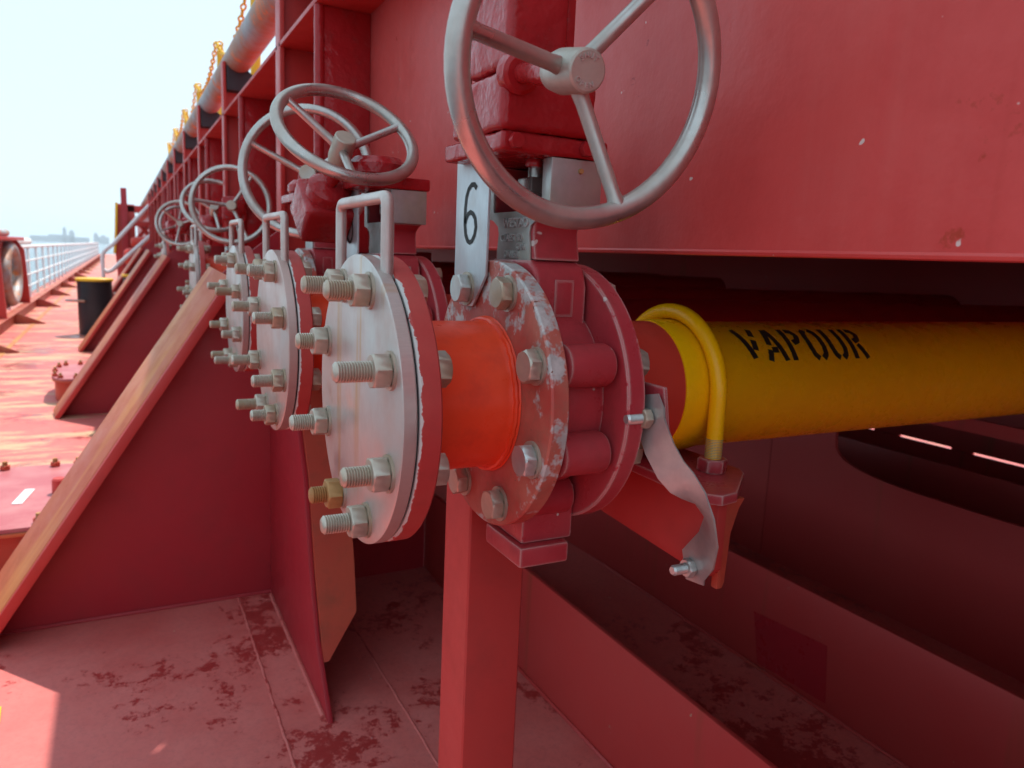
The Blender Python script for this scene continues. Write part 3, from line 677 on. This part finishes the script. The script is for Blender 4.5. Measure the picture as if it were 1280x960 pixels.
# ---- pipe support beam, U-bolt and bonding strap
t = thing('pipe_support_beam', 'red tee-shaped support beam under the yellow pipe with a rounded end', 'bracket', (.60, .62, -.36))
obj('cap_plate', b_prism([(.566, .604), (.580, .590), (.606, .595), (.672, .652), (.682, .670), (.682, 2.36), (.566, 2.36)], 'Z', -.259, -.247, .0015), 'cast', t)
obj('web_plate', b_prism([(.600, -.2595), (2.36, -.2595), (2.36, -.372), (.95, -.335), (.612, -.352), (.600, -.34)], 'X', .584, .598, .002), 'red', t)
obj('end_plate', b_prism([(.5985, -.2595), (.630, -.2595), (.622, -.272), (.613, -.300), (.610, -.360), (.607, -.367), (.5985, -.367)], 'Y', .606, .616, .0015), 'rust_bounce', t)
YU, ZU, XU = .77, -.155, .638
t = thing('u_bolt', 'yellow painted U-bolt clamping the nearest yellow pipe to the support beam', 'clamp', (XU, YU - .0975, -.247))
P = [(XU, YU - .0975, -.250), (XU, YU - .0975, -.19), (XU, YU - .0975, -.165)] + [(XU, YU - .0975 * math.cos(a), ZU + .0975 * math.sin(a)) for a in [PI * j / 28 for j in range(29)]] + [(XU, YU + .0975, -.165), (XU, YU + .0975, -.19), (XU, YU + .0975, -.250)]
obj('rod', b_tube(P, .0102, 16), 'yellow', t)
for s in (-1, 1):
    obj('threaded_end', b_stud(-.247, -.205, .0106, .002), 'bolt', t, (XU, YU + s * .0975, 0), Matrix(((0, 1, 0), (0, 0, 1), (1, 0, 0))).to_quaternion())
    obj('nut', b_hex(0, .017, .0185), 'cast', t, (XU, YU + s * .0975, -.2468), Matrix.Rotation(-PI / 2, 3, 'Y').to_quaternion())
t = thing('bonding_strap', 'twisted thin steel bonding strap between the valve flange and the support beam', 'strap', (.575, .65, -.35))
ctr = [(.492, .622, -.1349), (.492, .6191, -.1473), (.493, .6189, -.1595), (.495, .6143, -.1743), (.500, .6076, -.1923), (.508, .5964, -.2128), (.514, .5842, -.2239), (.522, .5744, -.2357), (.535, .5696, -.2532), (.550, .5733, -.2786), (.565, .5937, -.3094), (.577, .6248, -.3407), (.579, .6218, -.3614)]
wdt = [.015, .0225, .0235, .0225, .0205, .0195, .0190, .0190, .0195, .021, .023, .023, .015]
xt = [0, 0, 0, -.1, -.2, -.25, -.2, .0, .25, .3, .15, 0, 0]
bm = bmesh.new(); rows = []
for i in range(len(ctr)):
    a, b = Vector(ctr[max(0, i - 1)]), Vector(ctr[min(len(ctr) - 1, i + 1)]); p = (b - a).normalized()
    d = Vector((xt[i], -p.z, p.y)).normalized(); d = (d - p * p.dot(d)).normalized()
    rows.append([bm.verts.new(Vector(ctr[i]) + d * wdt[i] * s_) for s_ in (-1, -.4, .4, 1)])
for A, B in zip(rows, rows[1:]):
    for j in range(3): bm.faces.new((A[j], A[j + 1], B[j + 1], B[j]))
thicken(bm, .0018)
obj('strap', bm, 'strap', t, smooth=60)
obj('earth_lug', b_prism([(.596, -.172), (.655, -.172), (.655, -.125), (.606, -.125)], 'X', .4985, .5030, .001), 'cast', t)
for (x, y, z) in ((.4925, .6195, -.1597), (.5780, .6265, -.344)):
    b = obj('stud_bolt', b_stud(-.030, .0, .0062, .0016), 'boltzinc', t, (x, y, z)); obj('nut', b_hex(-.010, 0, .0115), 'boltzinc' if z < -.3 else 'bolt', b, (x - .001, y, z))

# ================================================================== DECK FITTINGS
def manhole(cx, cy, ax, ay, label, bolts, h=.15):
    t = thing('manhole_hatch', label, 'hatch', (cx, cy, DK))
    def oval(f, n=48, p=.62): return [(cx + ax * f * math.copysign(abs(math.cos(a)) ** p, math.cos(a)), cy + ay * f * math.copysign(abs(math.sin(a)) ** p, math.sin(a))) for a in [2 * PI * k / n for k in range(n)]]
    obj('coaming', b_prism(oval(.90), 'Z', DK, DK + h - .012, 0), 'rust_bounce', t)
    obj('rim', b_prism(oval(1.0), 'Z', DK + h - .0118, DK + h, .002), 'slope', t)
    lid = obj('lid', b_prism(oval(.985), 'Z', DK + h + .0005, DK + h + .016, .003), 'lid', t)
    nm = finish(b_hex(0, .018, .019)); nm.materials.append(M['rust_bounce'])
    nm2 = finish(b_stud(0, .034, .0095, .003)); nm2.materials.append(M['boltrust'])
    for (x, y) in oval(.90, bolts):
        b = cp('hex_bolt', nm, lid, (x, y, DK + h + .0165), Matrix.Rotation(-PI / 2, 3, 'Y').to_quaternion())
        c = cp('stud', nm2, b, (x, y, DK + h + .0165)); c.location = (0, 0, 0)
    return t, lid
t, lid = manhole(-.36, 3.17, .36, .40, 'large flat red manhole cover ringed with bolts, beside the nearest bracket', 26)
zt = DK + .1665
obj('lug', b_lathe([(0, 0), (0, .024), (.05, .023), (.056, .018), (.056, 0)], 20), 'red', lid, (-.235, 3.14, zt), Matrix.Rotation(-PI / 2, 3, 'Y').to_quaternion())
obj('label_strip', b_prism([(-.375, 3.045), (-.343, 3.040), (-.318, 3.21), (-.350, 3.215)], 'Z', zt, zt + .002, 0), 'white', lid)
obj('grab_handle', b_tube([(-.135, 3.28, zt), (-.135, 3.28, zt + .05), (-.132, 3.288, zt + .058), (-.05, 3.38, zt + .058), (-.045, 3.385, zt + .05), (-.045, 3.385, zt)], .009, 10), 'rust_bounce', lid)
t, lid = manhole(-.30, 6.15, .16, .36, 'small rusty red manhole cover beside the second sloping bracket', 12)
obj('label_strip', b_box(-.25, -.22, 6.05, 6.2, zt, zt + .002), 'white', lid)

def bollard(x, y, label):
    t = thing('bollard', label, 'bollard', (x, y, DK), 'black bollards')
    up = Matrix.Rotation(-PI / 2, 3, 'Y').to_quaternion()
    obj('barrel', b_lathe([(0, 0), (0, .178), (.012, .182), (.60, .182), (.625, .186), (.630, 0)], 48), 'black', t, (x, y, DK), up)
    obj('top_cap', b_lathe([(.6305, 0), (.6305, .200), (.655, .200), (.662, .192), (.662, 0)], 48), 'yellowdull', t, (x, y, DK), up)
    obj('cross_pin', b_tube([(x - .30, y - .02, DK + .40), (x - .10, y - .17, DK + .40)], .014, 10), 'galv', t)
bollard(-.285, 10.15, 'black steel bollard with a yellow top, standing alone on the sunlit deck')
bollard(.20, 11.6, 'second bollard, only its yellow top showing between the brackets')

# gunwale bar with its brackets
t = thing('gunwale_bar', 'low orange-red upright plate along the deck edge with triangular brackets', 'gunwale', (-1.24, 20, DK))
obj('bar_plate', b_prism([(-1.246, DK), (-1.234, DK), (-1.234, -.958), (-1.246, -.958)], 'Y', -3, 68, 0), 'hullred', t)
obj('top_flange', b_box(-1.285, -1.19, -3, 68, -.957, -.945, .002), 'hullred', t)
bk = finish(b_prism([(-1.2335, -.965), (-1.195, -.965), (-.90, DK + .012), (-.90, DK), (-1.2335, DK)], 'Y', -.006, .006, .001)); bk.materials.append(M['hullred'])
for k in range(20): cp('bracket', bk, t, (0, 5.6 + k * 2.9, 0))
o = obj('deck_line', b_box(-1.055, -1.01, 2, 60, DK, DK + .004), 'dullline'); tag(o, kind='structure')
# yellow mark on the sunlit deck beside the camera
o = obj('deck_mark', b_prism([(-.36, 1.92), (-.29, 1.97), (-.285, 1.90), (-.33, 1.80), (-.40, 1.78)], 'Z', DK, DK + .003), 'yellowdull'); tag(o, kind='structure')

# fairlead
t = thing('roller_fairlead', 'red fairlead with a grey steel ring at the deck edge, far left', 'fairlead', (-1.45, 12.4, -.945))
obj('side_plate', b_prism([(-1.75, -.944), (-1.20, -.944), (-1.235, -.18), (-1.32, -.05), (-1.75, -.05)], 'Y', 13.0, 13.06, .004), 'red', t)
obj('side_plate', b_prism([(-1.75, -.944), (-1.20, -.944), (-1.235, -.18), (-1.32, -.05), (-1.75, -.05)], 'Y', 10.4, 10.46, .004), 'red', t)
obj('back_plate', holed(10.46, 13.0, 12.2, -.5, .62, .33, -.944, -.06, -1.36), 'red', t)
obj('top_plate', b_box(-1.78, -1.24, 10.3, 13.16, -.049, .0, .008), 'red', t)
obj('top_roller', b_tube([(-1.46, 10.4 + k * .3, .05) for k in range(10)], .05, 16), 'galv', t)
obj('ring', b_tube([(-1.33, 12.2 + .64 * math.cos(a), -.5 + .36 * math.sin(a)) for a in [2 * PI * k / 48 for k in range(48)]], .075, 14, True), 'galv', t)

# white guard rail
t = thing('guard_rail', 'white guard rail along the deck edge, receding to the horizon', 'railing', (-1.52, 30, DK))
for z, r in ((-.165, .030), (-.42, .016), (-.67, .016), (-.88, .014)): obj('rail', b_tube([(-1.52, 13.4 + k * 2, z) for k in range(28)], r, 10), 'white', t)
st = finish(b_box(-1.545, -1.505, -.045, .045, DK, -.15, .004)); st.materials.append(M['white'])
for k in range(37): cp('stanchion', st, t, (0, 13.6 + k * 1.5, 0))
o = obj('life_raft_case', b_lathe([(13.9, 0), (13.9, .03), (13.95, .06), (17.2, .06), (17.25, .03), (17.25, 0)], 16), 'white', None, (-1.56, 0, -.075), Matrix.Rotation(PI / 2, 3, 'Z').to_quaternion())
tag(o, 'white rolled cover lying on the near end of the guard rail', 'cover')

# white stair rails and far platform
t = thing('stair_handrail', 'sloping white tubular stair handrail climbing to the trunk top', 'handrail', (-.2, 14, DK))
obj('rail', b_tube([(-.262, 14, -.45), (-.262, 14, -.25), (-.245, 14, -.19), (-.20, 14, -.13), (-.10, 14, -.045), (.74, 14, .955), (.95, 14, 1.2)], .032, 12), 'white', t)
obj('stringer', b_tube([(-.26, 14, -.46), (-.20, 14, -.50), (-.13, 14, -.47), (.665, 14, .33), (.95, 14, .62)], .034, 12), 'white', t)
obj('post', b_tube([(-.262, 14, -.43), (-.262, 14, DK)], .03, 12), 'white', t)
t = thing('far_platform', 'far red steel platform with a tall post behind the white handrail', 'platform', (.4, 18, DK))
obj('side_plate', b_prism([(-.04, -1.1), (.30, -1.1), (.30, .78), (-.02, .78), (-.05, .2), (-.09, -.25)], 'Y', 18.0, 18.05, .004), 'red', t)
obj('post', b_box(.045, .16, 17.85, 17.98, -1.1, 1.10, .006), 'web', t)
obj('top_beam', b_box(.16, 1.2, 18.0, 18.3, .62, .76, .01), 'red', t)
obj('cross_beam', b_box(.16, 1.2, 18.0, 18.3, .34, .44, .01), 'red', t)
obj('brace', b_tube([(.2, 18.1, -.1), (.75, 18.1, .62)], .04, 8), 'red', t)
obj('brace', b_tube([(.2, 18.1, .62), (.75, 18.1, -.1)], .04, 8), 'red', t)
obj('yellow_edge', b_prism([(-.13, -.25), (-.085, -.25), (-.045, .2), (-.015, .8), (-.06, .8), (-.09, .2)], 'Y', 17.9, 17.99, .003), 'yellowdull', t)
for i, (x, y, z, r, lb) in enumerate(((.30, 16.2, -.28, .17, 'red pipe end with a domed cap below the far platform'), (.42, 15.2, .0, .10, 'orange-red pipe stub beside the white handrail'))):
    o = obj('capped_pipe', b_lathe([(-.25, 0), (-.24, r * .6), (-.18, r * .92), (-.1, r), (.9, r), (.9, 0)], 28), 'bandred', None, (x, y, z)); tag(o, lb, 'pipe')

# far shore
for i, (u, w, h, lb) in enumerate(((-.148, 60, 12, 'hazy low far building at the left of the horizon'), (-.0555, 9, 34, 'tallest hazy tower on the horizon above the guard rail'), (-.0485, 14, 26, 'broad hazy tower beside the tallest one on the horizon'),
                                   (-.060, 150, 10, 'long low hazy shed on the horizon'), (-.0245, 12, 22, 'small lone hazy tower right of the others'), (-.017, 30, 14, 'hazy block on the horizon near the far platform'))):
    Yf = 2600; x = u * Yf
    t = thing('far_building', lb, 'building', (x, Yf, -9), 'buildings on the far shore')
    obj('tower_block', b_box(x - w / 2, x + w / 2, Yf, Yf + 20, -9, h - 3), 'skyline', t); obj('roof_block', b_box(x - w / 5, x + w / 5, Yf + 4, Yf + 14, h - 2.9, h + 2), 'skyline', t)

# ---- thin haze over the water
hm = bpy.data.materials.new('haze_air'); hm.use_nodes = True; ht = hm.node_tree; ht.nodes.clear()
ho_ = ht.nodes.new('ShaderNodeOutputMaterial'); hv = ht.nodes.new('ShaderNodeVolumePrincipled')
hv.inputs['Color'].default_value = (.86, .93, 1.0, 1); hv.inputs['Density'].default_value = .00028; ht.links.new(hv.outputs[0], ho_.inputs['Volume'])
tag(obj('haze', b_box(-3500, 3500, -1000, 3400, -10.5, 34), hm, smooth=None), kind='stuff')
